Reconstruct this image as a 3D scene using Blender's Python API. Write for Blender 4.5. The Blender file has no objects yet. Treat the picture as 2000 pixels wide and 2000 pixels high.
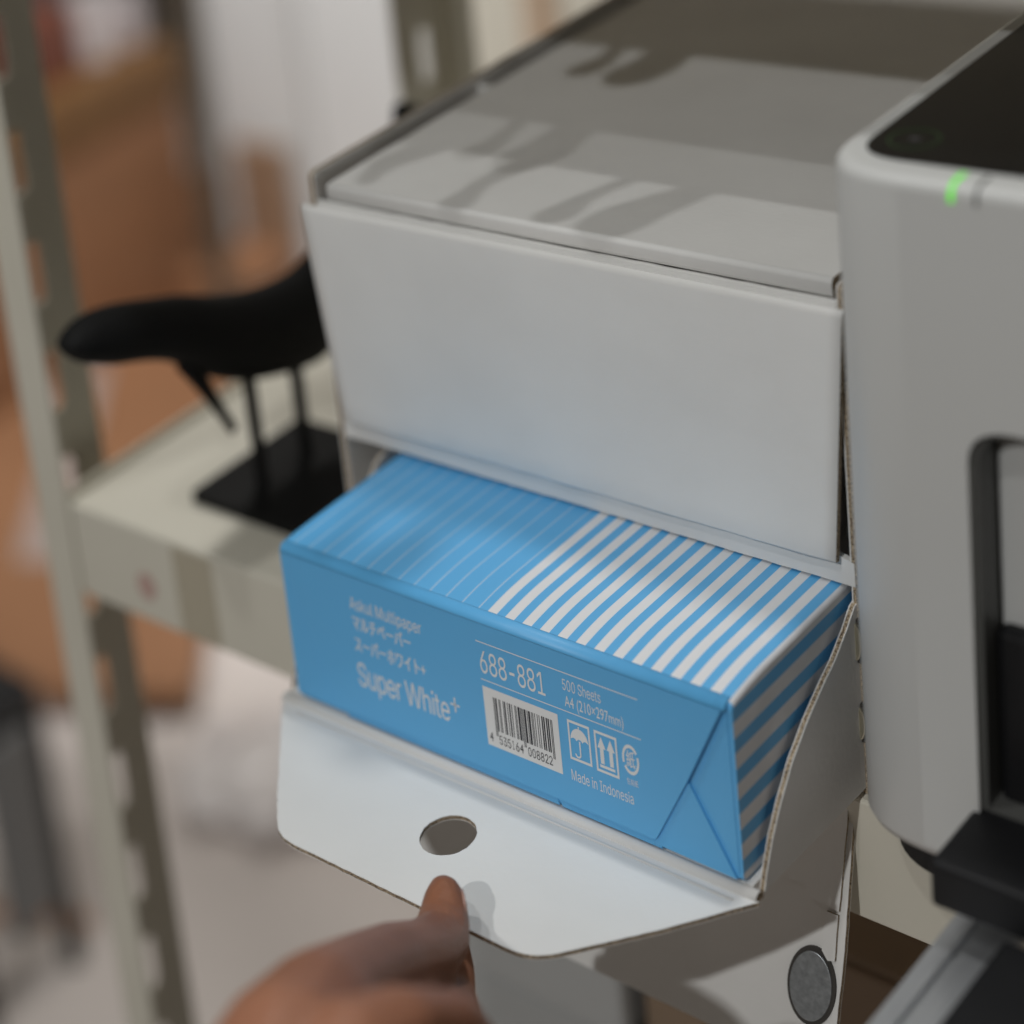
import bpy, bmesh, math, random
from mathutils import Vector, Matrix, noise
random.seed(7)
S = 0.001                                   # everything below is written in millimetres
scene = bpy.context.scene
COL = scene.collection

# ------------------------------------------------------------------ camera
CAM = Vector((585.022, -685.241, 552.072))
ROWS = ((0.58917754, 0.78214859, -0.2027644), (0.10116888, -0.32037956, -0.94187143), (-0.80164498, 0.53441605, -0.26788954))
FPX, PPX, PPY = 4034.948, -703.729, 65.963
cd = bpy.data.cameras.new('camera')
cam = bpy.data.objects.new('camera', cd)
COL.objects.link(cam)
R_, D_, F_ = (Vector(r).normalized() for r in ROWS)
U_ = -D_
B_ = -F_
cam.matrix_world = Matrix(((R_.x, U_.x, B_.x, CAM.x * S), (R_.y, U_.y, B_.y, CAM.y * S), (R_.z, U_.z, B_.z, CAM.z * S), (0, 0, 0, 1)))
cd.sensor_width = 36
cd.sensor_fit = 'HORIZONTAL'
cd.lens = FPX * 36 / 2000
cd.shift_x = (1000 - PPX) / 2000
cd.shift_y = -(1000 - PPY) / 2000
cd.clip_start = 0.02
cd.clip_end = 60
cd.dof.use_dof = True
cd.dof.focus_distance = 0.882
cd.dof.aperture_fstop = 2.75
scene.camera = cam

# ------------------------------------------------------------------ world, lamps, exposure
world = bpy.data.worlds.new('World')
scene.world = world
world.use_nodes = True
bg = world.node_tree.nodes['Background']
bg.inputs['Color'].default_value = (1.0, 0.90, 0.76, 1)
bg.inputs['Strength'].default_value = 0.048

def lamp(name, slope, power, size, color, height=2000, ref=(100, 150, 143)):
    ld = bpy.data.lights.new(name, 'AREA')
    ld.shape = 'DISK'
    ld.size = size
    ld.energy = power
    ld.color = color
    lo = bpy.data.objects.new(name, ld)
    COL.objects.link(lo)
    v = Vector((slope[0], slope[1], 1)) * height
    p = Vector(ref) + v
    lo.location = p * S
    lo.rotation_euler = v.to_track_quat('Z', 'Y').to_euler()
    return lo
COOL = (0.975, 0.985, 0.975)
lamp('ceiling_lamp', (-0.30, -0.455), 6.6, 0.07, COOL)
lamp('ceiling_lamp', (0.12, -0.755), 5.4, 0.07, COOL)
lamp('ceiling_lamp', (0.184, -1.468), 30.5, 0.07, COOL)
lamp('ceiling_lamp', (0.04, 0.06), 9.0, 0.12, COOL)
lamp('ceiling_lamp', (-0.25, 0.46), 14.0, 0.30, (1.0, 0.97, 0.92), 2600, (-50, 100, -900))  # lamp added to brighten the room behind the shelf, no such source seen
def spot(name, pos, aim, power, deg):
    sd = bpy.data.lights.new(name, 'SPOT')
    sd.energy = power
    sd.spot_size = math.radians(deg)
    sd.spot_blend = 0.6
    sd.shadow_soft_size = 0.06
    so = bpy.data.objects.new(name, sd)
    COL.objects.link(so)
    so.location = Vector(pos) * S
    so.rotation_euler = (Vector(pos) - Vector(aim)).to_track_quat('Z', 'Y').to_euler()
spot('cabinet_fill_spot', (-1600, 1300, 1500), (-1620, 2200, -650), 54, 62)  # added fill that lifts the white cabinet front, not a known lamp
spot('platform_fill_spot', (-1150, 1250, 1500), (-1760, 1720, -1000), 96, 48)  # unseen fill light added to brighten the platform and bench
vs = scene.view_settings
vs.view_transform = 'Standard'
vs.look = 'None'
vs.exposure = 0.2
vs.gamma = 1

# ------------------------------------------------------------------ materials
def new_mat(name, color=(0.8, 0.8, 0.8), rough=0.6, metal=0.0, emit=None, spec=0.5):
    m = bpy.data.materials.new(name)
    m.use_nodes = True
    b = m.node_tree.nodes['Principled BSDF']
    b.inputs['Base Color'].default_value = (*color, 1)
    b.inputs['Roughness'].default_value = rough
    b.inputs['Metallic'].default_value = metal
    b.inputs['Specular IOR Level'].default_value = spec
    if emit:
        b.inputs['Emission Color'].default_value = (*emit[0], 1)
        b.inputs['Emission Strength'].default_value = emit[1]
    return m

def nodes(m):
    nt = m.node_tree
    return nt, nt.nodes['Principled BSDF']

def vary(m, c1, c2, scale, stretch=(1, 1, 1), detail=4, bump=0.0, bscale=None, bdist=0.0005, rough_var=0.0):
    nt, b = nodes(m)
    tc = nt.nodes.new('ShaderNodeTexCoord')
    mp = nt.nodes.new('ShaderNodeMapping')
    mp.inputs['Scale'].default_value = stretch
    nt.links.new(tc.outputs['Object'], mp.inputs['Vector'])
    nz = nt.nodes.new('ShaderNodeTexNoise')
    nz.inputs['Scale'].default_value = scale
    nz.inputs['Detail'].default_value = detail
    nt.links.new(mp.outputs[0], nz.inputs['Vector'])
    mx = nt.nodes.new('ShaderNodeMix')
    mx.data_type = 'RGBA'
    mx.inputs[6].default_value = (*c1, 1)
    mx.inputs[7].default_value = (*c2, 1)
    rp = nt.nodes.new('ShaderNodeMapRange')
    rp.inputs[1].default_value = 0.3
    rp.inputs[2].default_value = 0.7
    nt.links.new(nz.outputs['Fac'], rp.inputs[0])
    nt.links.new(rp.outputs[0], mx.inputs[0])
    nt.links.new(mx.outputs[2], b.inputs['Base Color'])
    if bump:
        n2 = nt.nodes.new('ShaderNodeTexNoise')
        n2.inputs['Scale'].default_value = bscale or scale
        n2.inputs['Detail'].default_value = 6
        nt.links.new(mp.outputs[0], n2.inputs['Vector'])
        bp = nt.nodes.new('ShaderNodeBump')
        bp.inputs['Strength'].default_value = bump
        bp.inputs['Distance'].default_value = bdist
        nt.links.new(n2.outputs['Fac'], bp.inputs['Height'])
        nt.links.new(bp.outputs[0], b.inputs['Normal'])
    return m

class X:
    """tiny expression builder for Math nodes"""
    nt = None
    def __init__(s, sock): s.s = sock
    @staticmethod
    def op(kind, *a):
        n = X.nt.nodes.new('ShaderNodeMath')
        n.operation = kind
        for i, v in enumerate(a):
            if isinstance(v, X): X.nt.links.new(v.s, n.inputs[i])
            else: n.inputs[i].default_value = v
        return X(n.outputs[0])
    def __add__(s, o): return X.op('ADD', s, o)
    def __sub__(s, o): return X.op('SUBTRACT', s, o)
    def __mul__(s, o): return X.op('MULTIPLY', s, o)
    def __truediv__(s, o): return X.op('DIVIDE', s, o)
    def __lt__(s, o): return X.op('LESS_THAN', s, o)
    def __gt__(s, o): return X.op('GREATER_THAN', s, o)
    def frac(s): return X.op('FRACT', s)
    def floor(s): return X.op('FLOOR', s)
    def max(s, o): return X.op('MAXIMUM', s, o)

def obj_xyz(m):
    X.nt = m.node_tree
    tc = X.nt.nodes.new('ShaderNodeTexCoord')
    sp = X.nt.nodes.new('ShaderNodeSeparateXYZ')
    X.nt.links.new(tc.outputs['Object'], sp.inputs[0])
    return X(sp.outputs[0]) * 1000, X(sp.outputs[1]) * 1000, X(sp.outputs[2]) * 1000

WHITE = vary(new_mat('white_board', rough=0.62), (0.82, 0.812, 0.792), (0.76, 0.75, 0.73), 16, detail=12, bump=0.22, bscale=330, bdist=0.0005)
EDGE = new_mat('corrugated_edge', rough=0.9)
def edge_mat():
    m = EDGE
    X.nt = m.node_tree
    nt, b = nodes(m)
    tc = nt.nodes.new('ShaderNodeTexCoord')
    nz = nt.nodes.new('ShaderNodeTexNoise')
    nz.inputs['Scale'].default_value = 1400
    nz.inputs['Detail'].default_value = 3
    nt.links.new(tc.outputs['Object'], nz.inputs['Vector'])
    cr = nt.nodes.new('ShaderNodeValToRGB')
    cr.color_ramp.elements[0].position = 0.42
    cr.color_ramp.elements[0].color = (0.10, 0.065, 0.038, 1)
    cr.color_ramp.elements[1].position = 0.58
    cr.color_ramp.elements[1].color = (0.58, 0.46, 0.32, 1)
    nt.links.new(nz.outputs['Fac'], cr.inputs[0])
    nt.links.new(cr.outputs[0], b.inputs['Base Color'])
    bp = nt.nodes.new('ShaderNodeBump')
    bp.inputs['Strength'].default_value = 0.8
    bp.inputs['Distance'].default_value = 0.0008
    nt.links.new(nz.outputs['Fac'], bp.inputs['Height'])
    nt.links.new(bp.outputs[0], b.inputs['Normal'])
edge_mat()

BLUE_C = (0.125, 0.465, 0.84)
def blue_mat(name, kind=None):
    m = new_mat(name, BLUE_C, rough=0.42, spec=0.45)
    nt, b = nodes(m)
    x, y, z = obj_xyz(m)
    tc = nt.nodes.new('ShaderNodeTexCoord')
    nz = nt.nodes.new('ShaderNodeTexNoise')
    nz.inputs['Scale'].default_value = 24
    nz.inputs['Detail'].default_value = 3
    nt.links.new(tc.outputs['Object'], nz.inputs['Vector'])
    bp = nt.nodes.new('ShaderNodeBump')
    bp.inputs['Strength'].default_value = 0.5
    bp.inputs['Distance'].default_value = 0.0022
    # folded ends carry finer diagonal creases
    mp = nt.nodes.new('ShaderNodeMapping')
    mp.inputs['Rotation'].default_value = (0, 0.5, 0)
    mp.inputs['Scale'].default_value = (70, 20, 14)
    nt.links.new(tc.outputs['Object'], mp.inputs['Vector'])
    n2 = nt.nodes.new('ShaderNodeTexNoise')
    n2.inputs['Scale'].default_value = 1.0
    n2.inputs['Detail'].default_value = 4
    nt.links.new(mp.outputs[0], n2.inputs['Vector'])
    ends = X.op('MAXIMUM', (x * -1.0 + 34.0) / 34.0, 0.0) + X.op('MAXIMUM', (x - 172.0) / 40.0, 0.0) + 0.12
    hgt = X(nz.outputs['Fac']) + X(n2.outputs['Fac']) * ends * 0.9
    nt.links.new(hgt.s, bp.inputs['Height'])
    nt.links.new(bp.outputs[0], b.inputs['Normal'])
    if kind is None:
        return m
    if kind == 'top':
        u = (x - 106.9) / 8.03
        bold = (u.frac() < 0.52) * (x > 106.0)
        v = (x - 3.2) / 7.95
        thin = ((v.frac() - 0.5) * (v.frac() - 0.5) < 0.0008) * (x > 6.0) * (x < 103.0) * 0.62
        mask = (bold + thin) * (y > 1.3)
    else:
        u = (z * -1.0 + 3.8) / 14.3
        mask = u.frac() < 0.53
    mx = nt.nodes.new('ShaderNodeMix')
    mx.data_type = 'RGBA'
    mx.inputs[6].default_value = (*BLUE_C, 1)
    mx.inputs[7].default_value = (0.80, 0.80, 0.82, 1)
    nt.links.new(mask.s, mx.inputs[0])
    nt.links.new(mx.outputs[2], b.inputs['Base Color'])
    return m
BLUE = blue_mat('blue_wrapper')
BLUE_TOP = blue_mat('blue_striped_top', 'top')
BLUE_SIDE = blue_mat('blue_striped_side', 'side')
INK_W = new_mat('white_ink', (0.82, 0.83, 0.84), 0.45)
INK_K = new_mat('black_ink', (0.012, 0.012, 0.02), 0.5)
LABEL = new_mat('label_white', (0.82, 0.82, 0.82), 0.5)
STEEL = vary(new_mat('beige_steel', rough=0.45), (0.67, 0.64, 0.55), (0.63, 0.60, 0.51), 9, bump=0.05, bscale=120)
PRN = vary(new_mat('printer_plastic', rough=0.38), (0.59, 0.59, 0.575), (0.57, 0.57, 0.555), 4, bump=0.06, bscale=900)
PRN_IN = new_mat('printer_inner_plastic', (0.50, 0.52, 0.52), 0.5)
PRN_DK = new_mat('printer_shade_and_mark', (0.09, 0.09, 0.085), 0.5)  # dark grey for the mouth's painted shade and the slot mark
GLASS_K = new_mat('black_glass', (0.006, 0.006, 0.006), 0.08, spec=0.35)
BLACK = vary(new_mat('black_plastic', rough=0.5, spec=0.25), (0.008, 0.008, 0.009), (0.012, 0.012, 0.013), 30, bump=0.1, bscale=700)
BLACK_W = vary(new_mat('black_painted_wood', rough=0.7, spec=0.2), (0.004, 0.004, 0.004), (0.007, 0.007, 0.007), 14, bump=0.1, bscale=60)
LED = new_mat('green_led', (0.02, 0.25, 0.0), 0.4, emit=((0.13, 1.0, 0.0), 0.62))
RING = new_mat('dim_green_ring', (0.01, 0.03, 0.01), 0.3, emit=((0.10, 0.5, 0.03), 0.035))
ALU = vary(new_mat('brushed_aluminium', rough=0.35, metal=0.85), (0.62, 0.63, 0.64), (0.52, 0.53, 0.55), 60, stretch=(20, 0.6, 20))
MAGNET = vary(new_mat('zinc_disc', rough=0.42, metal=0.8), (0.50, 0.53, 0.55), (0.34, 0.36, 0.38), 420, bump=0.25, bscale=900)
BRASS = new_mat('nickel_disc', (0.62, 0.58, 0.46), 0.3, 0.9)
RIM_K = new_mat('dark_rim', (0.05, 0.045, 0.04), 0.7)
def wood(name, c1, c2, st=(1, 1, 12)):
    return vary(new_mat(name, rough=0.55), c1, c2, 2.2, stretch=st, detail=6, bump=0.1, bscale=8)
WOOD = wood('brown_wood', (0.34, 0.165, 0.082), (0.26, 0.125, 0.06))
WOOD_D = wood('dark_brown_wood', (0.20, 0.10, 0.035), (0.15, 0.07, 0.022), (1, 12, 1))
FLOORM = vary(new_mat('floor_vinyl', rough=0.4), (0.72, 0.65, 0.61), (0.64, 0.575, 0.535), 1.4, bump=0.05, bscale=40)
SKIN = new_mat('skin', (0.36, 0.185, 0.115), 0.5, spec=0.35)
def skin_mat():
    nt, b = nodes(SKIN)
    b.inputs['Subsurface Weight'].default_value = 0.12
    b.inputs['Subsurface Radius'].default_value = (1.0, 0.35, 0.2)
    b.inputs['Subsurface Scale'].default_value = 0.004
    vary(SKIN, (0.36, 0.16, 0.094), (0.265, 0.105, 0.054), 26, bump=0.6, bscale=330, bdist=0.0012)
skin_mat()
NAIL = new_mat('nail', (0.46, 0.28, 0.23), 0.25)

# ------------------------------------------------------------------ helpers
def tag(o, label=None, cat=None, group=None, kind=None):
    if label: o['label'] = label
    if cat: o['category'] = cat
    if group: o['group'] = group
    if kind: o['kind'] = kind
    return o

def empty(name, loc, label, cat, group=None):
    o = bpy.data.objects.new(name, None)
    COL.objects.link(o)
    o.location = Vector(loc) * S
    o.empty_display_size = 0.02
    return tag(o, label, cat, group)

def link(name, me, mats, parent=None, origin=(0, 0, 0), smooth=False):
    """mesh written in world millimetres; origin becomes the object's own origin"""
    og = Vector(origin)
    if parent is not None and not origin_given(origin):
        og = Vector((0, 0, 0))
    o = bpy.data.objects.new(name, me)
    COL.objects.link(o)
    for m in (mats if isinstance(mats, (list, tuple)) else [mats]):
        me.materials.append(m)
    if smooth:
        for p in me.polygons: p.use_smooth = True
    if parent is not None:
        o.parent = parent
        w = Vector((0, 0, 0))
        q = parent
        while q:
            w += q.location
            q = q.parent
        o.location = -w
    return o

def origin_given(o): return any(abs(v) > 1e-9 for v in o)

def bm_to(bm, name):
    bmesh.ops.recalc_face_normals(bm, faces=bm.faces)
    bmesh.ops.scale(bm, vec=(S, S, S), verts=bm.verts)
    me = bpy.data.meshes.new(name)
    bm.to_mesh(me)
    bm.free()
    return me

def bm_box(bm, x0, x1, y0, y1, z0, z1, bevel=0, seg=2):
    r = bmesh.ops.create_cube(bm, size=1)
    for v in r['verts']:
        v.co = Vector(((x0 + x1) / 2 + v.co.x * (x1 - x0), (y0 + y1) / 2 + v.co.y * (y1 - y0), (z0 + z1) / 2 + v.co.z * (z1 - z0)))
    if bevel:
        es = {e for v in r['verts'] for e in v.link_edges}
        bmesh.ops.bevel(bm, geom=list(es), offset=bevel, segments=seg, affect='EDGES', profile=0.5)

def box(name, x0, x1, y0, y1, z0, z1, mat, parent=None, bevel=0.0, seg=2):
    bm = bmesh.new()
    bm_box(bm, x0, x1, y0, y1, z0, z1, bevel, seg)
    return link(name, bm_to(bm, name), mat, parent)

def round_poly(pts, radii, seg=8):
    """round the corners of a 2-D polygon"""
    out = []
    n = len(pts)
    for i in range(n):
        p = Vector(pts[i]); a = Vector(pts[i - 1]); b = Vector(pts[(i + 1) % n])
        r = radii[i] if isinstance(radii, (list, tuple)) else radii
        if r <= 0:
            out.append(tuple(p)); continue
        da = (a - p).normalized(); db = (b - p).normalized()
        ang = da.angle(db)
        t = min(r / math.tan(ang / 2), (a - p).length * 0.49, (b - p).length * 0.49)
        s0 = p + da * t; s1 = p + db * t
        for k in range(seg + 1):
            u = k / seg
            q = s0 * (1 - u) ** 2 + p * 2 * u * (1 - u) + s1 * u ** 2
            out.append((q.x, q.y))
    return out

def frame(o, u, v):
    o, u, v = Vector(o), Vector(u).normalized(), Vector(v).normalized()
    return lambda a, b, c=0: o + u * a + v * b + u.cross(v) * c

def sheet(name, outline, fr, c0, c1, mats, parent=None, holes=(), jitter=0.0, bevel=0.0):
    """flat board of real thickness: outline (2-D) in frame fr, from c0 to c1; cut edges use mats[1]"""
    bm = bmesh.new()
    edges = []
    def ring(pts, c):
        vs_ = [bm.verts.new(fr(p[0] + random.uniform(-jitter, jitter), p[1] + random.uniform(-jitter, jitter), c)) for p in pts]
        return vs_, [bm.edges.new((vs_[i], vs_[(i + 1) % len(vs_)])) for i in range(len(vs_))]
    for pts in [outline] + list(holes):
        edges += ring(pts, c0)[1]
    r = bmesh.ops.triangle_fill(bm, use_beauty=True, use_dissolve=True, edges=edges)
    faces = [f for f in r['geom'] if isinstance(f, bmesh.types.BMFace)]
    if not faces: faces = list(bm.faces)
    dv = fr(0, 0, c1) - fr(0, 0, c0)
    layered = isinstance(mats, (list, tuple)) and len(mats) > 1
    core = set()
    cur = faces
    for k in ((0.16, 0.68, 0.16) if layered else (1.0,)):
        before = set(bm.faces)
        ex = bmesh.ops.extrude_face_region(bm, geom=cur)
        for g in ex['geom']:
            if isinstance(g, bmesh.types.BMVert): g.co += dv * k
        cur = [g for g in ex['geom'] if isinstance(g, bmesh.types.BMFace)]
        if layered and k > 0.5: core |= set(bm.faces) - before - set(cur)
    core = {f for f in core if f.is_valid}
    bmesh.ops.recalc_face_normals(bm, faces=bm.faces)
    nrm = dv.normalized()
    for f in bm.faces:
        f.normal_update()
        f.material_index = 1 if (f in core and abs(f.normal.dot(nrm)) < 0.9) else 0
    return link(name, bm_to(bm, name), mats, parent)

def densify(pts, step=4.0):
    out = []
    for i in range(len(pts)):
        a = Vector(pts[i]); b = Vector(pts[(i + 1) % len(pts)])
        n = max(1, int((b - a).length / step))
        for k in range(n):
            q = a.lerp(b, k / n)
            out.append((q.x, q.y))
    return out

def extrude_profile(name, prof, axis, a0, a1, mats, parent=None, smooth=False, cap_mat=0):
    """closed 2-D profile swept along an axis ('x': profile is (y,z); 'y': (x,z); 'z': (x,y))"""
    bm = bmesh.new()
    def pt(p, a):
        return {'x': (a, p[0], p[1]), 'y': (p[0], a, p[1]), 'z': (p[0], p[1], a)}[axis]
    r0 = [bm.verts.new(pt(p, a0)) for p in prof]
    r1 = [bm.verts.new(pt(p, a1)) for p in prof]
    n = len(prof)
    for i in range(n):
        f = bm.faces.new((r0[i], r0[(i + 1) % n], r1[(i + 1) % n], r1[i]))
        f.smooth = smooth
    for r in (r0, r1):
        f = bm.faces.new(r)
        f.material_index = cap_mat
    return link(name, bm_to(bm, name), mats, parent)

def disc(name, centre, axis, r, h, mat, parent=None, ry=None, seg=32, bevel=0.0):
    bm = bmesh.new()
    ax = Vector(axis).normalized()
    q = ax.to_track_quat('Z', 'Y').to_matrix().to_4x4()
    q.translation = Vector(centre)
    g = bmesh.ops.create_cone(bm, cap_ends=True, segments=seg, radius1=r, radius2=r, depth=h)
    if ry:
        for v in g['verts']: v.co.y *= ry / r
    if bevel:
        es = [e for e in bm.edges if len(e.link_faces) == 2 and any(len(f.verts) > 4 for f in e.link_faces)]
        bmesh.ops.bevel(bm, geom=es, offset=bevel, segments=2, affect='EDGES', profile=0.5)
    bmesh.ops.transform(bm, matrix=q, verts=bm.verts)
    return link(name, bm_to(bm, name), mat, parent, smooth=False)

def loft(name, rings, mat, parent=None, close_ends=True):
    bm = bmesh.new()
    vr = [[bm.verts.new(p) for p in r] for r in rings]
    n = len(vr[0])
    for a, b in zip(vr, vr[1:]):
        for i in range(n):
            bm.faces.new((a[i], a[(i + 1) % n], b[(i + 1) % n], b[i]))
    if close_ends:
        bm.faces.new(vr[0]); bm.faces.new(vr[-1])
    return link(name, bm_to(bm, name), mat, parent, smooth=True)

def ray_at(px, py, d):
    """world point seen at photo pixel (2000 px) at axial depth d (mm) - used only to read positions off the picture"""
    a = (px - PPX) / FPX; b = (py - PPY) / FPX
    return CAM + (R_ * a + D_ * b + F_) * d

# ------------------------------------------------------------------ the setting
def setting():
    bm = bmesh.new()
    bm_box(bm, -4200, 2600, -3200, 4200, -1260, -1250)
    tag(link('floor', bm_to(bm, 'floor'), FLOORM), kind='structure')
    wallm = vary(new_mat('room_wall', rough=0.8), (0.50, 0.48, 0.44), (0.46, 0.44, 0.40), 3)
    bm = bmesh.new()
    bm_box(bm, -4200, -4150, -3200, 4200, -1250, 2600)
    tag(link('wall_left', bm_to(bm, 'wall_left'), wallm), kind='structure')
    bm = bmesh.new()
    bm_box(bm, -4150, 2600, 4150, 4200, -1250, 2600)
    tag(link('wall_back', bm_to(bm, 'wall_back'), wallm), kind='structure')
setting()

# ------------------------------------------------------------------ steel shelf unit
SH = -99.0
def shelf_unit():
    u = empty('shelf_unit', (-257, 90, -1250), 'beige slotted steel shelf unit carrying the white carton and the printer', 'shelf')
    wm = [STEEL]
    def post(x, y, sy, z0=-1250, z1=900):
        # outer flange (facing the room) and slotted side flange, an angle section
        bm = bmesh.new()
        bm_box(bm, x, x + 25, y, y + 2.5 * sy if sy > 0 else y, z0, z1) if sy > 0 else bm_box(bm, x, x + 25, y - 2.5, y, z0, z1)
        o = link('post', bm_to(bm, 'post'), wm, u)
        ya, yb = (y + 2.6, y + 60) if sy > 0 else (y - 60, y - 2.6)
        rect = [(ya, z0), (yb, z0), (yb, z1), (ya, z1)]
        holes = []
        zz = -560
        while zz < 420:
            c = (ya + yb) / 2 - 4 * sy
            holes.append(round_poly([(c - 7, zz), (c + 7, zz), (c + 7, zz + 40), (c - 7, zz + 40)], 6, 4))
            zz += 72
        sheet('slotted_flange', rect, frame((x, 0, 0), (0, 1, 0), (0, 0, 1)), 0.0, 2.5, [STEEL], o, holes=holes)
        return o
    post(-257, 90, 1)
    post(-257, 549, -1)
    def board(ztop, lip, front=90.0):
        b = box('shelf_board', -231, 900, front + 1.6, 545, ztop - 2, ztop, STEEL, u)
        prof = [(front, ztop - 1.5), (front + 0.5, ztop - 0.4), (front + 1.4, ztop + 0.05), (front + 1.4, ztop - lip + 0.05), (front + 14, ztop - lip + 0.05), (front + 14, ztop - lip - 1.5), (front + 0.6, ztop - lip - 1.5), (front, ztop - lip - 0.8)]
        extrude_profile('front_lip', prof, 'x', -229, 900, STEEL, b)
        extrude_profile('side_lip', [(-231.2, ztop - lip), (-231.2, ztop + 6), (-233, ztop + 6), (-233, ztop - lip)], 'y', front + 2, 545, STEEL, b)
        return b
    b1 = board(SH, 60)
    st = sheet('round_sticker', [(11 * math.cos(a / 20 * 2 * math.pi) * 0.6 - 177, 9 * math.sin(a / 20 * 2 * math.pi) - 137) for a in range(20)], frame((0, 89.9, 0), (1, 0, 0), (0, 0, 1)), 0, 0.25, [new_mat('faded_red_sticker', (0.50, 0.33, 0.29), 0.6)], b1)
    st['label'] = 'faded reddish round sticker'
    tp = sheet('tan_strip', [(-154, -159.5), (-126, -159.5), (-126, -101.5), (-154, -101.5)], frame((0, 89.9, 0), (1, 0, 0), (0, 0, 1)), 0, 0.2, [new_mat('tan_tone', (0.45, 0.405, 0.31), 0.35)], b1)  # flat tan strip, a little darker than the lip
    tp['label'] = 'tan strip on the shelf lip'
    board(347, 60)  # unseen upper board, placed to block the lamps over the lid
    return u
shelf_unit()

# ------------------------------------------------------------------ white storage carton
WE = [WHITE, EDGE]
AL = 0.37
def carton():
    c = empty('storage_carton', (95, 95, SH), 'large white corrugated carton with two front compartments on the steel shelf', 'carton')
    YF = 95.0
    fx = frame((0, 0, 0), (0, 1, 0), (0, 0, 1))      # normal +x
    # left and right double walls
    w = sheet('side_wall', densify(round_poly([(YF, SH + 0.5), (452, SH + 0.5), (452, 148), (YF, 148)], [0, 0, 0, 3]), 6), fx, -31.0, -27.5, WE, c, jitter=0.12)
    w = sheet('side_wall', densify(round_poly([(YF, SH + 0.5), (452, SH + 0.5), (452, 143), (YF, 141)], [0, 0, 0, 3]), 6), fx, 216.2, 219.4, WE, c, jitter=0.12)
    w2 = sheet('side_wall_lining', densify(round_poly([(YF + 3, -92), (440, -92), (440, 130), (YF + 2, 130)], [4, 0, 0, 4]), 6), fx, 219.7, 222.6, WE, c, jitter=0.15)
    # magnets let into the front edge of the right wall
    for zc, r in ((-22, 10.5), (-62, 9.5)):
        d = disc('magnet_seat', (218.0, 94.4, zc), (0, -1, 0), 2.9, 2.4, RIM_K, c, ry=r, seg=24)
        disc('magnet', (217.9, 92.9, zc), (0, -1, 0), 2.2, 1.6, BRASS, d, ry=r - 1.6, seg=24, bevel=0.5)
    box('back_wall', -27.4, 216.1, 449, 452, SH + 0.5, 133, WHITE, c)
    box('bottom_panel', -27.4, 216.1, YF, 448.9, SH + 0.6, SH + 3.6, WE[0], c)
    box('divider', -27.4, 216.1, YF + 3.2, 448.9, 4.2, 7.0, WHITE, c)
    # inner front panel, its lower strip shows under the outer panel
    o = sheet('inner_front_panel', densify([(-27, 3.2), (217.8, 3.2), (217.8, 14), (206, 19), (206, 118), (216, 123), (216, 133.2), (-27, 133.2)], 5), frame((0, YF - 0.2, 0), (1, 0, 0), (0, 0, 1)), -3.0, 0, [WHITE], c, jitter=0.18)
    # outer front panel, tapered, folded over at its top
    prof = [(92.6, 15.4), (91.2, 15.2), (89.9, 15.4), (89.6, 16.2)]
    for k in range(1, 12): prof.append((89.6, 16.2 + (128.6 - 16.2) * k / 11))
    for k in range(1, 10):
        a_ = math.pi * k / 10
        prof.append((91.5 - 1.9 * math.cos(a_), 128.6 + 3.6 * math.sin(a_)))
    prof += [(93.4, 128.4), (92.6, 126.0)]
    def xl(z): return -23.2 - 10.9 * (z - 15) / 116.0
    def xr(z): return 213.0 + 7.4 * (z - 15) / 116.0
    bm = bmesh.new()
    nx = 40
    cols = []
    for k in range(nx + 1):
        u = k / nx
        cols.append([bm.verts.new((xl(z) + (xr(z) - xl(z)) * u, y + (random.uniform(-0.1, 0.1) if 17 < z < 127 and 0 < k < nx else 0), z + (random.uniform(-0.45, 0.25) if z < 16 else 0))) for y, z in prof])
    for A, Bc in zip(cols, cols[1:]):
        for i in range(len(prof)):
            f = bm.faces.new((A[i], A[(i + 1) % len(prof)], Bc[(i + 1) % len(prof)], Bc[i]))
            f.smooth = True
    for A in (cols[0], cols[-1]): bm.faces.new(A).material_index = 1
    p = link('front_panel', bm_to(bm, 'front_panel'), [WHITE, EDGE], c)
    # lid with a rolled front edge
    prof = [(446, 143.0), (120, 143.0)]
    for k in range(9):
        a = math.pi / 2 + math.pi / 2 * k / 8
        prof.append((97.6 + 2.4 * math.cos(a), 140.4 + 2.6 * math.sin(a)))
    for k in range(9):
        a = math.pi + math.pi / 2 * k / 8
        prof.append((98.2 + 2.6 * math.cos(a), 136.4 + 2.6 * math.sin(a)))
    prof += [(128, 133.8), (128, 137.5), (446, 139.6)]
    l = extrude_profile('lid', prof, 'x', -21.0, 214.6, [WHITE, EDGE], c, smooth=False, cap_mat=1)
    for pgn in l.data.polygons:
        pgn.use_smooth = abs(pgn.normal.x) < 0.5 and abs(pgn.normal.z) < 0.999
    box('lid_tab', -27.4, -21.2, 238, 241, 137.5, 143.4, WHITE, c)
    # open front flap of the lower compartment, hanging down in front of the shelf lip
    k = math.sqrt(1 + AL * AL)
    fr = frame((0, 95.0, -99.0), (1, 0, 0), (0, -AL / k, -1 / k))      # a = x, b = distance down the flap, c = outward... normal
    flap = densify(round_poly([(-22, 1.5), (213.5, 1.5), (215.6, 45), (216.8, 70), (217.8, 128), (-22, 131)], [0, 0, 0, 0, 6, 6], 4), 5)
    h = sheet('hanging_flap', flap, fr, 0, 3.0, WE, c, jitter=0.14)
    nrm = fr(0, 0, -1) - fr(0, 0, 0)
    sgn = -1
    lay = densify([(40, 4), (212.2, 4), (213.6, 53.6), (201.5, 52.6), (198.8, 47.4), (188.5, 48.4), (40, 60)], 5)
    sheet('flap_lining', lay, fr, -2.2, -0.15, WE, h, jitter=0.14)
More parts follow.
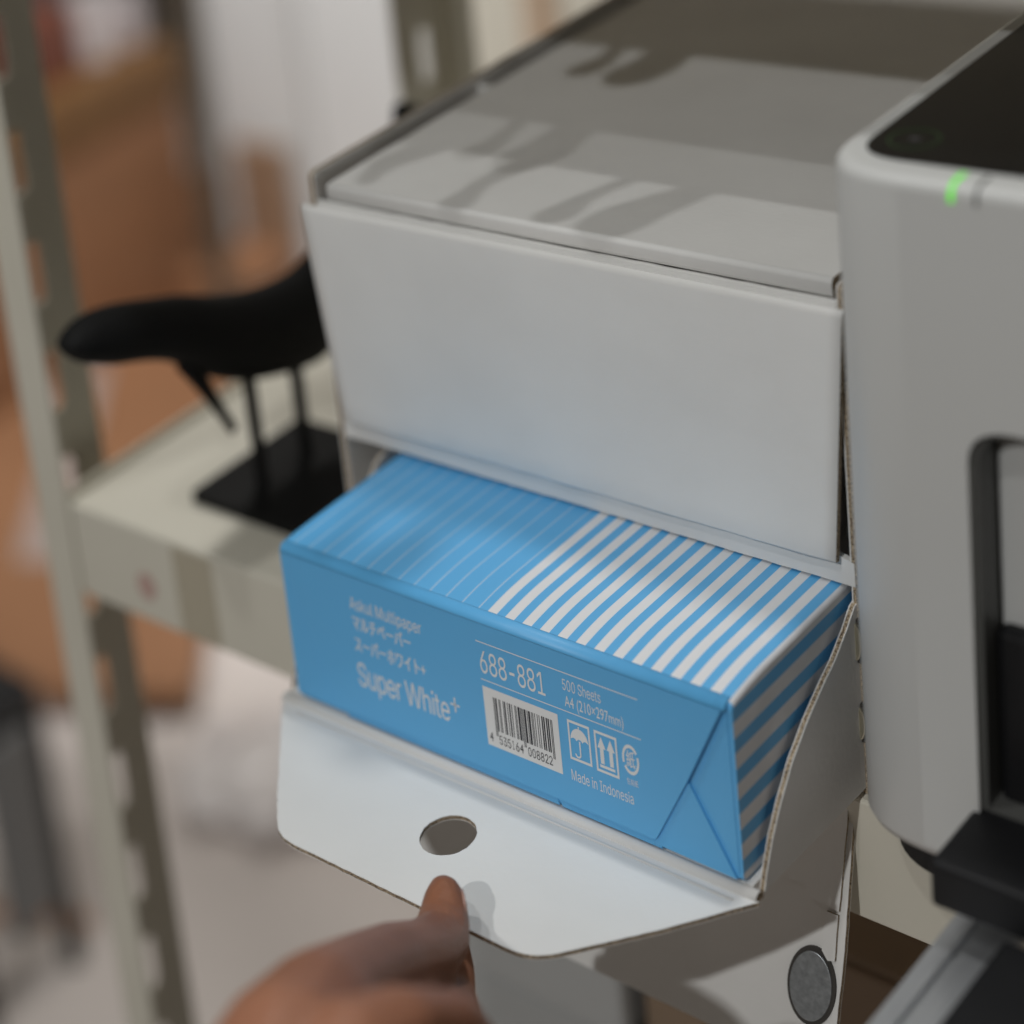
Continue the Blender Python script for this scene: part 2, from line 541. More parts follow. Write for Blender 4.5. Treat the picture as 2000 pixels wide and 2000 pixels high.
    # lower lining with a cut-out for the closing disc
    cx, cs = 206.0, 90.5
    low = densify([(201.8, 54.2), (213.2, 55.2), (214.4, 76.0)], 4)[:-3]
    prof = [(208.5, 55.5), (213.3, 55.5), (214.3, 75.5), (211.5, 76.5), (208.8, 73.0)]
    sheet('flap_lining', densify(prof, 4), fr, -2.0, -0.15, WE, h, jitter=0.1)
    d = disc('magnet_seat', fr(cx, cs, -0.5), nrm, 9.9, 1.4, RIM_K, h, ry=17.6, seg=48)
    disc('magnet', fr(cx, cs, -1.6), nrm, 8.6, 1.2, MAGNET, d, ry=15.4, seg=48, bevel=0.3)
    return c
carton()

# ------------------------------------------------------------------ pull-out tray
def tray():
    t = empty('pull_out_tray', (105, 100, -92), 'white cardboard tray pulled out under the blue ream, finger hole in its flap', 'tray')
    box('tray_floor', -6.5, 215.5, 3, 420, -91.2, -87.6, WHITE, t)
    fz = frame((0, 0, -90), (1, 0, 0), (0, 1, 0))     # normal +z
    # trapezoid front flap with finger hole
    pts = [(-8.4, -1.5), (34.5, -64), (50, -84.5), (170, -84.0), (199.5, -38), (220, -1.5)]
    rad = [0, 14, 17, 22, 0, 0]
    out = densify(round_poly(pts, rad, 8), 3.5)
    hole = [(105.8 + 10.4 * math.cos(a / 40 * 2 * math.pi), -39.8 + 14.6 * math.sin(a / 40 * 2 * math.pi)) for a in range(40)]
    f = sheet('front_flap', out, fz, -2.4, 0.0, WE, t, holes=[hole], jitter=0.16)
    # rolled fold between floor and flap
    prof = []
    for k in range(15):
        a = math.pi * k / 14
        prof.append((0.6 + 3.2 * math.cos(a), -90.2 + 3.0 * math.sin(a)))
    prof += [(-2.6, -91.6), (3.8, -91.6)]
    extrude_profile('fold', prof, 'x', -8.0, 219.0, [WHITE, EDGE], f, smooth=True, cap_mat=1)
    extrude_profile('crease', [(-7.6, -90.1), (-7.0, -89.55), (-6.2, -89.5), (-5.6, -90.1)], 'x', 4, 212, WHITE, f, smooth=True)
    # curved side walls
    fx = frame((0, 0, 0), (0, 1, 0), (0, 0, 1))
    def side(x0, x1):
        cur = [(7, -92)]
        for q in ((10, -84), (16, -72), (25, -58.5), (36, -46), (50, -35), (62, -27.5), (74, -21), (86, -12), (93, -5.5), (104, -2)):
            cur.append(q)
        cur += [(420, -2), (420, -93), (90, -99.5) if False else (92, -95.5)]
        sheet('side_wall', densify(cur, 4), fx, x0, x1, WE, t, jitter=0.14)
    side(215.7, 217.9)
    side(-10.4, -8.2)
    return t
tray()

# ------------------------------------------------------------------ paper ream
RW, RH, RD = 213.0, 87.0, 297.0 * 1.35
def load_font():
    try:
        import os
        return bpy.data.fonts.load(os.path.join(bpy.utils.system_resource('DATAFILES', path='fonts'), 'Inter.woff2'))
    except Exception:
        return None
FONT = load_font()
def text_mesh(s, x0, x1, zb, cap, weight=0.0, spacing=1.0, plain=False):
    """letters of the built-in font fitted between x0 and x1 with cap height cap"""
    def outlines(t):
        """closed outline loops of a string (no automatic fill: overlapping strokes are filled one by one below)"""
        cu = bpy.data.curves.new('t', 'FONT')
        cu.body = t
        cu.size = 1.0
        if FONT and not plain: cu.font = FONT
        cu.space_character = spacing
        cu.resolution_u = 5
        cu.fill_mode = 'NONE'
        o = bpy.data.objects.new('t', cu)
        COL.objects.link(o)
        dg = bpy.context.evaluated_depsgraph_get()
        me = bpy.data.meshes.new_from_object(o.evaluated_get(dg))
        bpy.data.objects.remove(o)
        bpy.data.curves.remove(cu)
        nb = {}
        for e in me.edges:
            i, j = e.vertices
            nb.setdefault(i, []).append(j)
            nb.setdefault(j, []).append(i)
        co = [v.co.copy() for v in me.vertices]
        fwd = {e.vertices[0]: e.vertices[1] for e in me.edges}
        seen, out = set(), []
        for st in range(len(co)):
            if st in seen or st not in nb: continue
            loop, prev, cur = [], None, st
            nxt = fwd.get(st, nb[st][0])
            while cur not in seen:
                seen.add(cur)
                loop.append(co[cur])
                if prev is not None:
                    c_ = [q for q in nb[cur] if q != prev]
                    nxt = c_[0] if c_ else None
                prev, cur = cur, nxt
                if cur is None: break
            if len(loop) > 2: out.append(loop)
        bpy.data.meshes.remove(me)
        return out
    ref = outlines('H')
    hh = max(p.y for l in ref for p in l)
    loops = outlines(s)
    xs_ = [p.x for l in loops for p in l]
    ys_ = [p.y for l in loops for p in l]
    a, b = min(xs_), max(xs_)
    kx = (x1 - x0) / (b - a); kz = cap / hh
    # fill by thin rows with the non-zero winding rule (overlapping strokes of a letter stay solid)
    dy = hh / 56.0
    verts, faces = [], []
    segs = [(u, v) for l in loops for u, v in zip(l, l[1:] + l[:1]) if u.y != v.y]
    y = min(ys_)
    while y < max(ys_):
        ym = y + dy / 2
        cr = []
        for u, v in segs:
            if (u.y <= ym) != (v.y <= ym):
                cr.append((u.x + (v.x - u.x) * (ym - u.y) / (v.y - u.y), 1 if v.y > u.y else -1))
        cr.sort()
        w = 0
        runs = []
        for xc, d in cr:
            if w == 0: xs0 = xc
            w += d
            if w == 0 and xc - xs0 > 1e-5:
                l0, l1 = xs0 - max(0.0, weight), xc + max(0.0, weight)
                if runs and l0 <= runs[-1][1]: runs[-1][1] = l1
                else: runs.append([l0, l1])
        for l0, l1 in runs:
            i = len(verts)
            for px_, py_ in ((l0, y), (l1, y), (l1, y + dy), (l0, y + dy)):
                verts.append(((x0 + (px_ - a) * kx) * S, 0, (zb + py_ * kz) * S))
            faces.append((i, i + 1, i + 2, i + 3))
        y += dy
    me = bpy.data.meshes.new('print')
    me.from_pydata(verts, [], faces)
    me.update()
    return me

def ream():
    r = empty('paper_ream', (106, 0, -87), 'blue wrapped paper ream with white stripes sliding out of the carton', 'paper ream')
    bm = bmesh.new()
    n = 24
    prof = []                                    # side profile (y, z): bottom front, up the front, over the soft edge, back
    prof += [(RD, -RH), (4, -RH), (1.9, -RH + 0.9), (1, -RH + 3), (1, -4.2)]
    for k in range(1, 6):
        a = math.pi / 2 * k / 6
        prof.append((1 + 2.6 * (1 - math.cos(a)), -4.2 + 3.6 * math.sin(a)))
    for k in range(0, 13):
        u = k / 12
        prof.append((3.6 + 30 * u, -0.6 + 2.3 * (1 - (1 - u) ** 2)))
    prof += [(RD, 1.7)]
    def side_in(z):                              # rounded long edges
        return 0.0
    xs = [0, 0.35, 1.1, 2.4, 4.5] + [4.5 + (RW - 9) * k / 8 for k in range(1, 8)] + [RW - 4.5, RW - 2.4, RW - 1.1, RW - 0.35, RW]
    def drop(x):
        d = min(x, RW - x)
        return 0 if d > 4.5 else 2.6 * (1 - math.sqrt(max(0, 1 - ((4.5 - d) / 4.5) ** 2)))
    cols = []
    for x in xs:
        lift = 0.25 + 0.75 * min(1.0, x / 90.0)
        cols.append([bm.verts.new((x, y, (z if z <= -0.6 else -0.6 + (z + 0.6) * lift) - drop(x) if z > -6 else (z + 0.5 * drop(x) if z < -RH + 2 else z))) for y, z in prof])
    for A, Bc in zip(cols, cols[1:]):
        for i in range(len(prof) - 1):
            bm.faces.new((A[i], Bc[i], Bc[i + 1], A[i + 1]))
    m_ = len(prof)
    for A in (cols[0], cols[-1]):
        bm.faces.new(A)
    bm.faces.new([A[0] for A in cols] + [A[-1] for A in reversed(cols)])
    for A, Bc in zip(cols, cols[1:]):
        pass
    me = bm_to(bm, 'wrapper')
    o = link('wrapper', me, [BLUE, BLUE_TOP, BLUE_SIDE], r)
    for p in me.polygons:
        n = p.normal
        p.use_smooth = abs(n.x) < 0.99 and n.y > -0.999
        if n.z > 0.6 and n.y > -0.5: p.material_index = 1
        elif n.x > 0.9: p.material_index = 2
    fr = frame((0, 1.0, 0), (1, 0, 0), (0, 0, 1))        # normal is -y
    FL = 2.7
    # end flap of the wrapping with its slanted right edge
    flap = densify(round_poly([(2.6, -4.45), (210.0, -4.45), (194.0, -44.8), (178.4, -80.8), (26, -80.4), (13, -40)], [2, 1, 0, 2, 2, 0], 4), 6)
    def soft(name, pts, c, dz=0.0):
        q = sheet(name, pts, fr, 0.9 if c > 1.5 else 0.0, c, [BLUE], r)
        bv = q.modifiers.new('soft', 'BEVEL')
        bv.width = 0.0002
        bv.segments = 2
        return q
    tri = densify([(176, -81.5), (193.2, -45.6), (211.4, -85.2), (180, -85.2)], 6)
    soft('tuck_fold', [(176.6, -84.0), (193.4, -46.0), (210.8, -85.0)], 1.25)
    soft('side_tuck', densify([(196.0, -45.2), (211.0, -6.0), (211.6, -82.5)], 6), 0.35)
    soft('bottom_flap', densify([(28, -82.0), (133.4, -82.0), (134.4, -86.0), (28, -86.0)], 6), 0.35)
    soft('bottom_flap', densify([(134.6, -82.0), (178, -82.0), (180, -86.0), (135.6, -86.0)], 6), 0.48)
    soft('end_flap', flap, FL)
    pe = [(3.9, -1.6), (1.3, -4.4), (-1.7, -4.4)]
    for k in range(1, 11):
        a = math.pi / 2 * k / 10
        pe.append((3.8 - 5.5 * math.cos(a), -4.4 + 3.9 * math.sin(a)))
    extrude_profile('front_edge', pe, 'x', 2.2, 211.2, BLUE, r, smooth=True)
    Y = 1.0 - FL - 0.12
    def ink(name, me, mat=INK_W, y=Y):
        for v in me.vertices: v.co.y += y * S
        return link(name, me, mat, r)
    def quads(qs):
        vs_, fs = [], []
        for q in qs:
            b = len(vs_)
            vs_ += [(p[0] * S, 0, p[1] * S) for p in q]
            fs.append(tuple(range(b, b + len(q))))
        me = bpy.data.meshes.new('print')
        me.from_pydata(vs_, [], fs)
        me.update()
        return me
    def rect(x0, z0, x1, z1): return [(x0, z0), (x1, z0), (x1, z1), (x0, z1)]
    ink('printed_text', text_mesh('Askul Multipaper', 38.8, 75.9, -21.4, 6.4, 0.0))
    ink('printed_text', text_mesh('マルチペーパー', 39.2, 69.4, -31.8, 6.2, 0.022, plain=True))
    ink('printed_text', text_mesh('スーパーホワイト+', 39.0, 75.6, -43.6, 6.4, 0.022, plain=True))
    ink('printed_text', text_mesh('Super White', 38.6, 85.9, -62.8, 12.6, 0.0, 0.95))
    ink('printed_text', quads([rect(86.8, -53.2, 91.4, -52.2), rect(88.75, -56.6, 89.45, -48.8)]))
    ink('printed_text', text_mesh('688-881', 104.2, 134.4, -29.2, 11.4, -0.007, 0.92))
    ink('printed_text', text_mesh('500 Sheets', 142.6, 159.4, -22.3, 5.4, 0.0))
    ink('printed_text', text_mesh('A4 (210×297mm)', 143.0, 168.6, -30.3, 5.4, 0.0, plain=True))
    ink('printed_text', text_mesh('Made in Indonesia', 143.0, 170.2, -67.2, 5.4, 0.0))
    ink('printed_rule', quads([rect(103.1, -13.9, 175.5, -13.4)]))
    ink('printed_rule', quads([rect(103.8, -33.1, 175.7, -32.6)]))
    # barcode label
    ink('barcode_label', quads([rect(104.1, -66.5, 139.0, -36.2)]), LABEL)
    code = '4535164008822'
    Lc = '0001101 0011001 0010011 0111101 0100011 0110001 0101111 0111011 0110111 0001011'.split()
    Gc = [''.join('1' if q == '0' else '0' for q in s)[::-1] for s in Lc]
    Rc = [''.join('1' if q == '0' else '0' for q in s) for s in Lc]
    par = ['LLLLLL', 'LLGLGG', 'LLGGLG', 'LLGGGL', 'LGLLGG', 'LGGLLG', 'LGGGLL', 'LGLGLG', 'LGLGGL', 'LGGLGL'][int(code[0])]
    bits = '101' + ''.join((Lc if par[i] == 'L' else Gc)[int(code[1 + i])] for i in range(6)) + '01010' + ''.join(Rc[int(code[7 + i])] for i in range(6)) + '101'
    xa, xb = 108.7, 136.2
    mod = (xb - xa) / 95
    bars = []
    i = 0
    while i < 95:
        if bits[i] == '1':
            j = i
            while j < 95 and bits[j] == '1': j += 1
            guard = i < 3 or i >= 92 or 45 <= i < 50
            bars.append(rect(xa + i * mod, -60.2 if guard else -57.4, xa + j * mod, -40.3))
            i = j
        else: i += 1
    ink('barcode', quads(bars), INK_K, Y - 0.1)
    cells = [(105.4, '4')]
    cells += [(xa + (4.2 + 6.75 * i) * mod, ch) for i, ch in enumerate('535164')]
    cells += [(xa + (51.0 + 6.75 * i) * mod, ch) for i, ch in enumerate('008822')]
    for x0, ch in cells:
        w0 = 0.75 if ch == '1' else 1.5
        ink('barcode_digit', text_mesh(ch, x0 + (0.35 if ch == '1' else 0), x0 + (0.35 if ch == '1' else 0) + w0, -64.0, 4.6, 0.0, plain=(ch == '4')), INK_K, Y - 0.1)
    # handling marks: umbrella, two arrows, recycling ring
    def frame_quads(x0, z0, x1, z1, tx, tz):
        return [rect(x0, z0, x1, z0 + tz), rect(x0, z1 - tz, x1, z1), rect(x0, z0 + tz, x0 + tx, z1 - tz), rect(x1 - tx, z0 + tz, x1, z1 - tz)]
    q = frame_quads(143.2, -56.5, 153.0, -36.6, 0.75, 1.3)
    cx, cz = 148.1, -46.0
    dome = []
    for k in range(17):
        a = math.pi * k / 16
        dome.append((cx + 3.9 * math.cos(a), cz + 6.2 * math.sin(a)))
    for s0 in range(3):
        xs = cx - 3.9 + 2.6 * s0
        for k in range(1, 6):
            u = k / 6
            dome.append((xs + 2.6 * u, cz + 0.9 * math.sin(math.pi * u)))
        if s0 < 2: dome.append((xs + 2.6, cz - 0.3))
    q.append(dome)
    q += [rect(cx - 0.3, -53.0, cx + 0.3, cz), rect(cx - 0.25, cz + 6.0, cx + 0.25, cz + 7.4)]
    hk = []
    for k in range(9):
        a = math.pi + math.pi * k / 8
        hk.append((cx - 1.1 + 1.4 * math.cos(a) , -52.8 + 2.0 * math.sin(a)))
    for k in range(9):
        a = 2 * math.pi - math.pi * k / 8
        hk.append((cx - 1.1 + 0.8 * math.cos(a), -52.8 + 1.1 * math.sin(a)))
    q.append(hk)
    ink('umbrella_mark', quads(q))
    q = frame_quads(155.0, -57.1, 164.8, -36.8, 0.75, 1.3)
    for ax in (157.9, 161.9):
        q.append([(ax - 0.8, -52.6), (ax + 0.8, -52.6), (ax + 0.8, -45.0), (ax + 1.75, -45.0), (ax, -39.2), (ax - 1.75, -45.0), (ax - 0.8, -45.0)])
    q.append(rect(156.6, -54.6, 163.2, -53.2))
    ink('arrows_mark', quads(q))
    q = []
    for a0, a1 in ((35, 200), (215, 380)):
        ring = []
        for k in range(15):
            a = math.radians(a0 + (a1 - a0) * k / 14)
            ring.append((170.4 + 3.6 * math.cos(a), -45.0 + 7.4 * math.sin(a)))
        for k in range(15):
            a = math.radians(a1 + (a0 - a1) * k / 14)
            ring.append((170.4 + 2.75 * math.cos(a), -45.0 + 5.7 * math.sin(a)))
        q.append(ring)
    ink('recycling_mark', quads(q))
    ink('recycling_mark', text_mesh('紙', 168.6, 172.2, -48.2, 6.2, 0.01, plain=True))
    ink('printed_text', text_mesh('包装紙', 168.0, 172.8, -57.4, 2.4, 0.0, plain=True))
    return r
ream()

# ------------------------------------------------------------------ printer
def printer():
    p = empty('printer', (400, 250, SH), 'pale grey desktop printer with black glass top standing right of the carton', 'printer')
    ZT, ZB = 215.0, -76.0
    outl = round_poly([(232.8, 44), (640, 44), (640, 520), (232.8, 520)], [30, 30, 30, 30], 12)
    # body: wall prism with a bevelled top and bottom edge, cut open at the front
    bm = bmesh.new()
    prof = [(0, ZB + 6), (0, ZT - 5)]
    levels = [(5.0, ZB), (1.5, ZB + 1.6), (0, ZB + 6), (0, ZT - 4.5), (0.5, ZT - 2.3), (1.7, ZT - 0.8), (4.0, ZT)]
    cx, cy = 436.4, 282.0
    rings = []
    for inset, z in levels:
        rg = []
        for x, y in outl:
            sx = 1 - inset / 205.5; sy = 1 - inset / 238.0
            rg.append(bm.verts.new((cx + (x - cx) * sx, cy + (y - cy) * sy, z)))
        rings.append(rg)
    n = len(outl)
    for a, b in zip(rings, rings[1:]):
        for i in range(n):
            f = bm.faces.new((a[i], a[(i + 1) % n], b[(i + 1) % n], b[i]))
            f.smooth = True
    bm.faces.new(rings[0]); bm.faces.new(rings[-1])
    body = link('body', bm_to(bm, 'body'), PRN, p)
    cut = extrude_profile('cutter', round_poly([(283.0, -46.0), (590, -46.0), (590, 121.0), (283.0, 121.0)], [0.5, 8, 14, 16], 8), 'y', 0, 330, PRN_IN)
    md = body.modifiers.new('opening', 'BOOLEAN')
    md.operation = 'DIFFERENCE'
    md.object = cut
    md.solver = 'EXACT'
    bpy.context.view_layer.update()
    dg = bpy.context.evaluated_depsgraph_get()
    me = bpy.data.meshes.new_from_object(body.evaluated_get(dg))
    body.modifiers.clear()
    old = body.data
    body.data = me
    bpy.data.meshes.remove(old)
    bpy.data.objects.remove(cut)
    for pg in me.polygons:
        n = pg.normal
        if max(abs(n.x), abs(n.y), abs(n.z)) > 0.9995: pg.use_smooth = False
    # dark ring painting the shade inside the mouth, light inner wall, black feeder inside
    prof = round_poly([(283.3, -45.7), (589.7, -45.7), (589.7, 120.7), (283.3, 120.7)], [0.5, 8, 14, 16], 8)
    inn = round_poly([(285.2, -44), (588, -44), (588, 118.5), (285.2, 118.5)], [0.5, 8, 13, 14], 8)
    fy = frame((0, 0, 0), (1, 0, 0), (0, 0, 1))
    sheet('mouth_shade_ring', prof, fy, -61, -47, [PRN_DK], p, holes=[inn])
    box('inner_cover', 285.6, 587.6, 62, 68, 20, 118, PRN, p, 1.5)
    box('feeder_block', 285.8, 580, 55, 320, -45.2, 31, BLACK, p, 3)
    # top glass
    g = round_poly([(241.5, 58.5), (628, 58.5), (628, 508), (241.5, 508)], [17, 17, 17, 17], 10)
    gl = sheet('top_glass', g, frame((0, 0, 0), (1, 0, 0), (0, 1, 0)), ZT - 2, ZT + 0.6, [GLASS_K], p)
    rg0 = [(254.5 + 8.2 * math.cos(a / 40 * 2 * math.pi), 78.5 + 9.8 * math.sin(a / 40 * 2 * math.pi)) for a in range(40)]
    rg1 = [(254.5 + 7.7 * math.cos(a / 40 * 2 * math.pi), 78.5 + 9.2 * math.sin(a / 40 * 2 * math.pi)) for a in range(40)]
    b = sheet('power_button', rg0, frame((0, 0, 0), (1, 0, 0), (0, 1, 0)), ZT + 0.62, ZT + 0.72, [RING], gl, holes=[rg1])
    sheet('power_symbol', [(253, 77), (256.5, 77), (256.5, 80), (253, 80)], frame((0, 0, 0), (1, 0, 0), (0, 1, 0)), ZT + 0.62, ZT + 0.7, [new_mat('grey_print', (0.06, 0.06, 0.065), 0.4)], b)
    # indicator wrapping over the front edge, and a slot mark beside it
    def wrapmark(name, xc, w, mat):
        pr = [(55.0, ZT + 0.5), (49.0, ZT + 0.4), (46.4, ZT - 0.2), (44.6, ZT - 1.7), (43.6, ZT - 4.0), (43.5, ZT - 6.5), (45.2, ZT - 6.5), (45.4, ZT - 4), (46.5, ZT - 2.4), (49, ZT - 1.6), (55, ZT - 1.5)]
        return extrude_profile(name, pr, 'x', xc - w, xc + w, mat, p)
    wrapmark('status_light', 280.6, 0.7, LED)
    wrapmark('slot_mark', 288.6, 0.55, PRN_DK)
    # foot
    ft = disc('foot', (262, 86, -87.2), (0, 0, 1), 25, 22.6, BLACK, p, seg=40, bevel=1.0)
    # output tray: black block reaching out of the mouth with pale metal rails under it
    blk = box('output_tray', 280.0, 590, 7.6, 300, -66, -45.4, BLACK, p, 2.2, 3)
    box('tray_stop', 305, 590, -190, 6.9, -74, -67, BLACK, p, 1.5)
    rp = [(281.8, -80), (288.4, -80), (288.4, -82.5), (291.2, -82.5), (291.2, -78.8), (301.6, -78.8), (304.2, -80.5), (304.2, -88), (281.8, -88)]
    extrude_profile('tray_rail', rp, 'y', -190, 60, ALU, p)
    return p
printer()

# ------------------------------------------------------------------ whale figurine
def whale():
    w = empty('whale_figurine', (-140, 180, SH), 'black wooden whale figurine raised on two rods above a square plate', 'figurine')
    prof = [(18.5, 58.5, 57.5, 3), (20.5, 63, 53, 7), (27, 66.5, 46, 11), (38, 69.2, 40.5, 13.5), (50, 68.2, 34.5, 15), (62, 65.8, 31, 16), (76, 61.5, 26, 17.5), (95, 55, 17.5, 18.5),
            (117, 48.5, -1, 20.5), (137, 38.5, -15, 21.5), (160, 30, -24.3, 21.5), (185, 24, -31.5, 21), (210, 21.5, -38, 19.5), (228, 25, -36, 17.5), (250, 34, -26, 14), (280, 52, 0, 10), (308, 66, 30, 7), (330, 77, 56, 5), (344, 83, 74, 3)]
    rings = []
    for y, zt, zb, hw in prof:
        zc, hz = (zt + zb) / 2, (zt - zb) / 2
        rings.append([(-140 + hw * math.cos(a / 28 * 2 * math.pi), y, zc + hz * math.sin(a / 28 * 2 * math.pi)) for a in range(28)])
    b = loft('body', rings, BLACK_W, w)
    sb = b.modifiers.new('sub', 'SUBSURF'); sb.levels = 1; sb.render_levels = 2
    # pectoral fins: the near one slants down and back, the far one lies spread outwards
    for side_ in (1, -1):
        rg = []
        for k in range(9):
            u = k / 8
            if side_ > 0: cy, cz, cx = 103 + 29 * u, 16 - 57 * u, -134 + 1 * u
            else: cy, cz, cx = 104 + 30 * u, 22 - 4 * u, -152 - 34 * u
            wd = 5.5 * (1 - u) ** 2.0 + 3.2; th = 4.0 - 1.8 * u
            ring_ = []
            for q in range(14):
                t = q / 14 * 2 * math.pi
                ring_.append((cx + th * math.sin(t), cy + wd * math.cos(t) * 0.85, cz + wd * math.cos(t) * 0.5))
            rg.append(ring_)
        loft('fin', rg, BLACK_W, w)
    # tail flukes
    fr = frame((-140, 326, 68), (1, 0, 0), (0, 1, 0.5))
    sheet('tail_fluke', densify(round_poly([(-4, -4), (4, -4), (14, 16), (9, 22), (0, 15), (-9, 22), (-14, 16)], [2, 2, 3, 3, 2, 3, 3], 4), 6), fr, -3, 3, [BLACK_W], w)
    for y, zt in ((159, -20), (200.5, -28)):
        disc('rod', (-140, y, (zt + SH + 5) / 2), (0, 0, 1), 3.8, zt - SH - 5, BLACK_W, w, seg=16)
    sheet('base_plate', round_poly([(-171, 130), (-92, 130), (-92, 236), (-171, 236)], 5, 5), frame((0, 0, 0), (1, 0, 0), (0, 1, 0)), SH + 0.4, SH + 6, [BLACK_W], w)
    return w
whale()

# ------------------------------------------------------------------ hand pulling the flap
def z2h(a, b): return 400 + a / 3.22, 1500 + b / 3.22
def person():
    p = empty('person', ray_at(*z2h(700, 1700), 760) , 'bare hand pinching the tray flap between thumb and forefinger', 'person')
    def P(a, b, d): return ray_at(*z2h(a, b), d)
    bm = bmesh.new()
    def ball(c, r):
        m = Matrix.Translation(c)
        bmesh.ops.create_icosphere(bm, subdivisions=2, radius=r, matrix=m)
    def chain(pts, step=2.5):
        for (c0, r0), (c1, r1) in zip(pts, pts[1:]):
            n = max(2, int((c1 - c0).length / step))
            for k in range(n + 1):
                u = k / n
                ball(c0.lerp(c1, u), r0 + (r1 - r0) * u)
    thumb = [(P(1512, 772, 846), 6.6), (P(1512, 850, 843), 8.8), (P(1505, 960, 838), 10.2), (P(1482, 1080, 828), 11.4), (P(1380, 1160, 808), 12.6), (P(1200, 1190, 782), 13.0), (P(990, 1280, 742), 13.6), (P(720, 1450, 690), 16.0), (P(520, 1800, 655), 22), (P(380, 2300, 635), 29)]
    chain(thumb)
    chain([(P(1440, 1190, 826), 10.4), (P(1385, 1300, 806), 10.3), (P(1200, 1345, 772), 11.0), (P(960, 1440, 728), 13.2), (P(780, 1600, 685), 17.5)])
    index = [(P(1572, 1130, 862), 6.5), (P(1580, 1270, 855), 7.8), (P(1572, 1420, 840), 8.6), (P(1610, 1600, 785), 9.4), (P(1660, 1710, 722), 10.4), (P(1540, 1600, 682), 10.9), (P(1230, 1610, 660), 12.0), (P(900, 1780, 645), 15.5), (P(600, 2250, 632), 23)]
    chain(index)
    middle = [(P(1480, 1450, 850), 6.8), (P(1500, 1620, 826), 8.4), (P(1620, 1840, 775), 9.4), (P(1670, 1960, 712), 10.4), (P(1300, 1900, 660), 12), (P(900, 2080, 645), 17), (P(600, 2400, 630), 25)]
    chain(middle)
    ring_ = [(P(1420, 1700, 845), 6.8), (P(1480, 1900, 820), 8.6), (P(1560, 2100, 760), 9.6), (P(1220, 2180, 680), 12.5), (P(850, 2350, 650), 20)]
    chain(ring_)
    little = [(P(1360, 1950, 835), 6.0), (P(1400, 2150, 805), 7.6), (P(1420, 2330, 750), 8.6), (P(1120, 2450, 680), 12.5), (P(800, 2550, 650), 20)]
    chain(little)
    wrist = [(P(560, 2350, 640), 30), (P(350, 2900, 615), 28), (P(0, 3800, 580), 31)]
    chain(wrist, 6)
    bmesh.ops.scale(bm, vec=(S, S, S), verts=bm.verts)
    me = bpy.data.meshes.new('hand')
    bm.to_mesh(me); bm.free()
    tmp = bpy.data.objects.new('hand', me)
    COL.objects.link(tmp)
    rm = tmp.modifiers.new('remesh', 'REMESH')
    rm.mode = 'VOXEL'; rm.voxel_size = 0.0014
    sm = tmp.modifiers.new('smooth', 'SMOOTH')
    sm.factor = 0.6; sm.iterations = 9
    bpy.context.view_layer.update()
    dg = bpy.context.evaluated_depsgraph_get()
    m2 = bpy.data.meshes.new_from_object(tmp.evaluated_get(dg))
    bpy.data.objects.remove(tmp)
    h = link('hand', m2, SKIN, p, smooth=True)
    # thumb nail on the far side, seen edge-on
    a = P(1560, 770, 845); b = P(1592, 1000, 835)
    ax = (b - a).normalized()
    side = (R_ * 0.86 - U_ * 0.1 + F_ * 0.3)
    side = (side - ax * side.dot(ax)).normalized()
    acr = ax.cross(side)
    rg = []
    for k in range(7):
        u = k / 6
        wv = 6.0 * math.sin(math.pi * (0.22 + 0.62 * u)) 
        c = a.lerp(b, u) + side * 2.2
        rg.append([c + acr * (wv * math.cos(t)) + side * (1.6 * math.sin(t) - 0.05 * (wv * math.cos(t)) ** 2) for t in [q / 12 * 2 * math.pi for q in range(12)]])
    loft('thumb_nail', rg, NAIL, h)
    return p
person()

# ------------------------------------------------------------------ plant added on the shelf above (outside the picture; its leaves shade the lid)
def plant():
    LEAF = vary(new_mat('leaf_green', rough=0.5), (0.05, 0.12, 0.03), (0.07, 0.16, 0.04), 12)
    p = empty('shade_plant', (95, 170, 347), 'unseen strap-leaved plant added above the carton to shade its lid', 'plant')
    bm = bmesh.new()
    prof = [(34, 347.5), (40, 409), (44, 439), (46, 441), (46, 453), (40, 453), (38, 439)]
    rings = [[(95 + r * math.cos(a / 24 * 2 * math.pi), 175 + r * math.sin(a / 24 * 2 * math.pi), z) for a in range(24)] for r, z in prof]
    loft('pot', rings, new_mat('clay', (0.40, 0.18, 0.10), 0.8), p)
    def shade_leaf(pts_lr, tip):
        # rises from the pot, bends over the shelf edge and hangs forward
        rg = []
        for (xc, hw, y, z) in pts_lr:
            rg.append([(xc - hw, y, z), (xc - hw * 0.4, y, z + 0.7), (xc + hw * 0.4, y, z + 0.7), (xc + hw, y, z), (xc + hw * 0.4, y, z - 0.7), (xc - hw * 0.4, y, z - 0.7)])
        loft('shade_leaf', rg, LEAF, p)
    def strap(x0, x1, hw, y_tip, wob):
        n = 14
        path = []
        for k in range(n + 1):
            u = k / n
            if u < 0.45:
                v = u / 0.45
                y = 175 - 92 * v; z = 453 + 60 * math.sin(math.pi * v) * 0.5 - 95 * v * v
            else:
                v = (u - 0.45) / 0.55
                y = 83 - (83 - y_tip) * v; z = 358 - 60 * min(1, v * 2.2) ** 0.8
            wdt = hw * (0.75 + 0.25 * math.sin(3 + 9 * u + wob)) * (1.0 if u < 0.93 else 0.55)
            path.append((x0 + (x1 - x0) * min(1, u * 2.0) + 2.5 * math.sin(7 * u + wob), max(1.2, wdt), y, z))
        shade_leaf(path, y_tip)
    strap(88, -46, 10.0, 36, 0.0)
    strap(92, 1, 9.2, 27, 1.4)
    strap(96, 44, 7.6, 31, 2.6)
    strap(99, 70, 12.5, 25, 4.0)
    return p
plant()

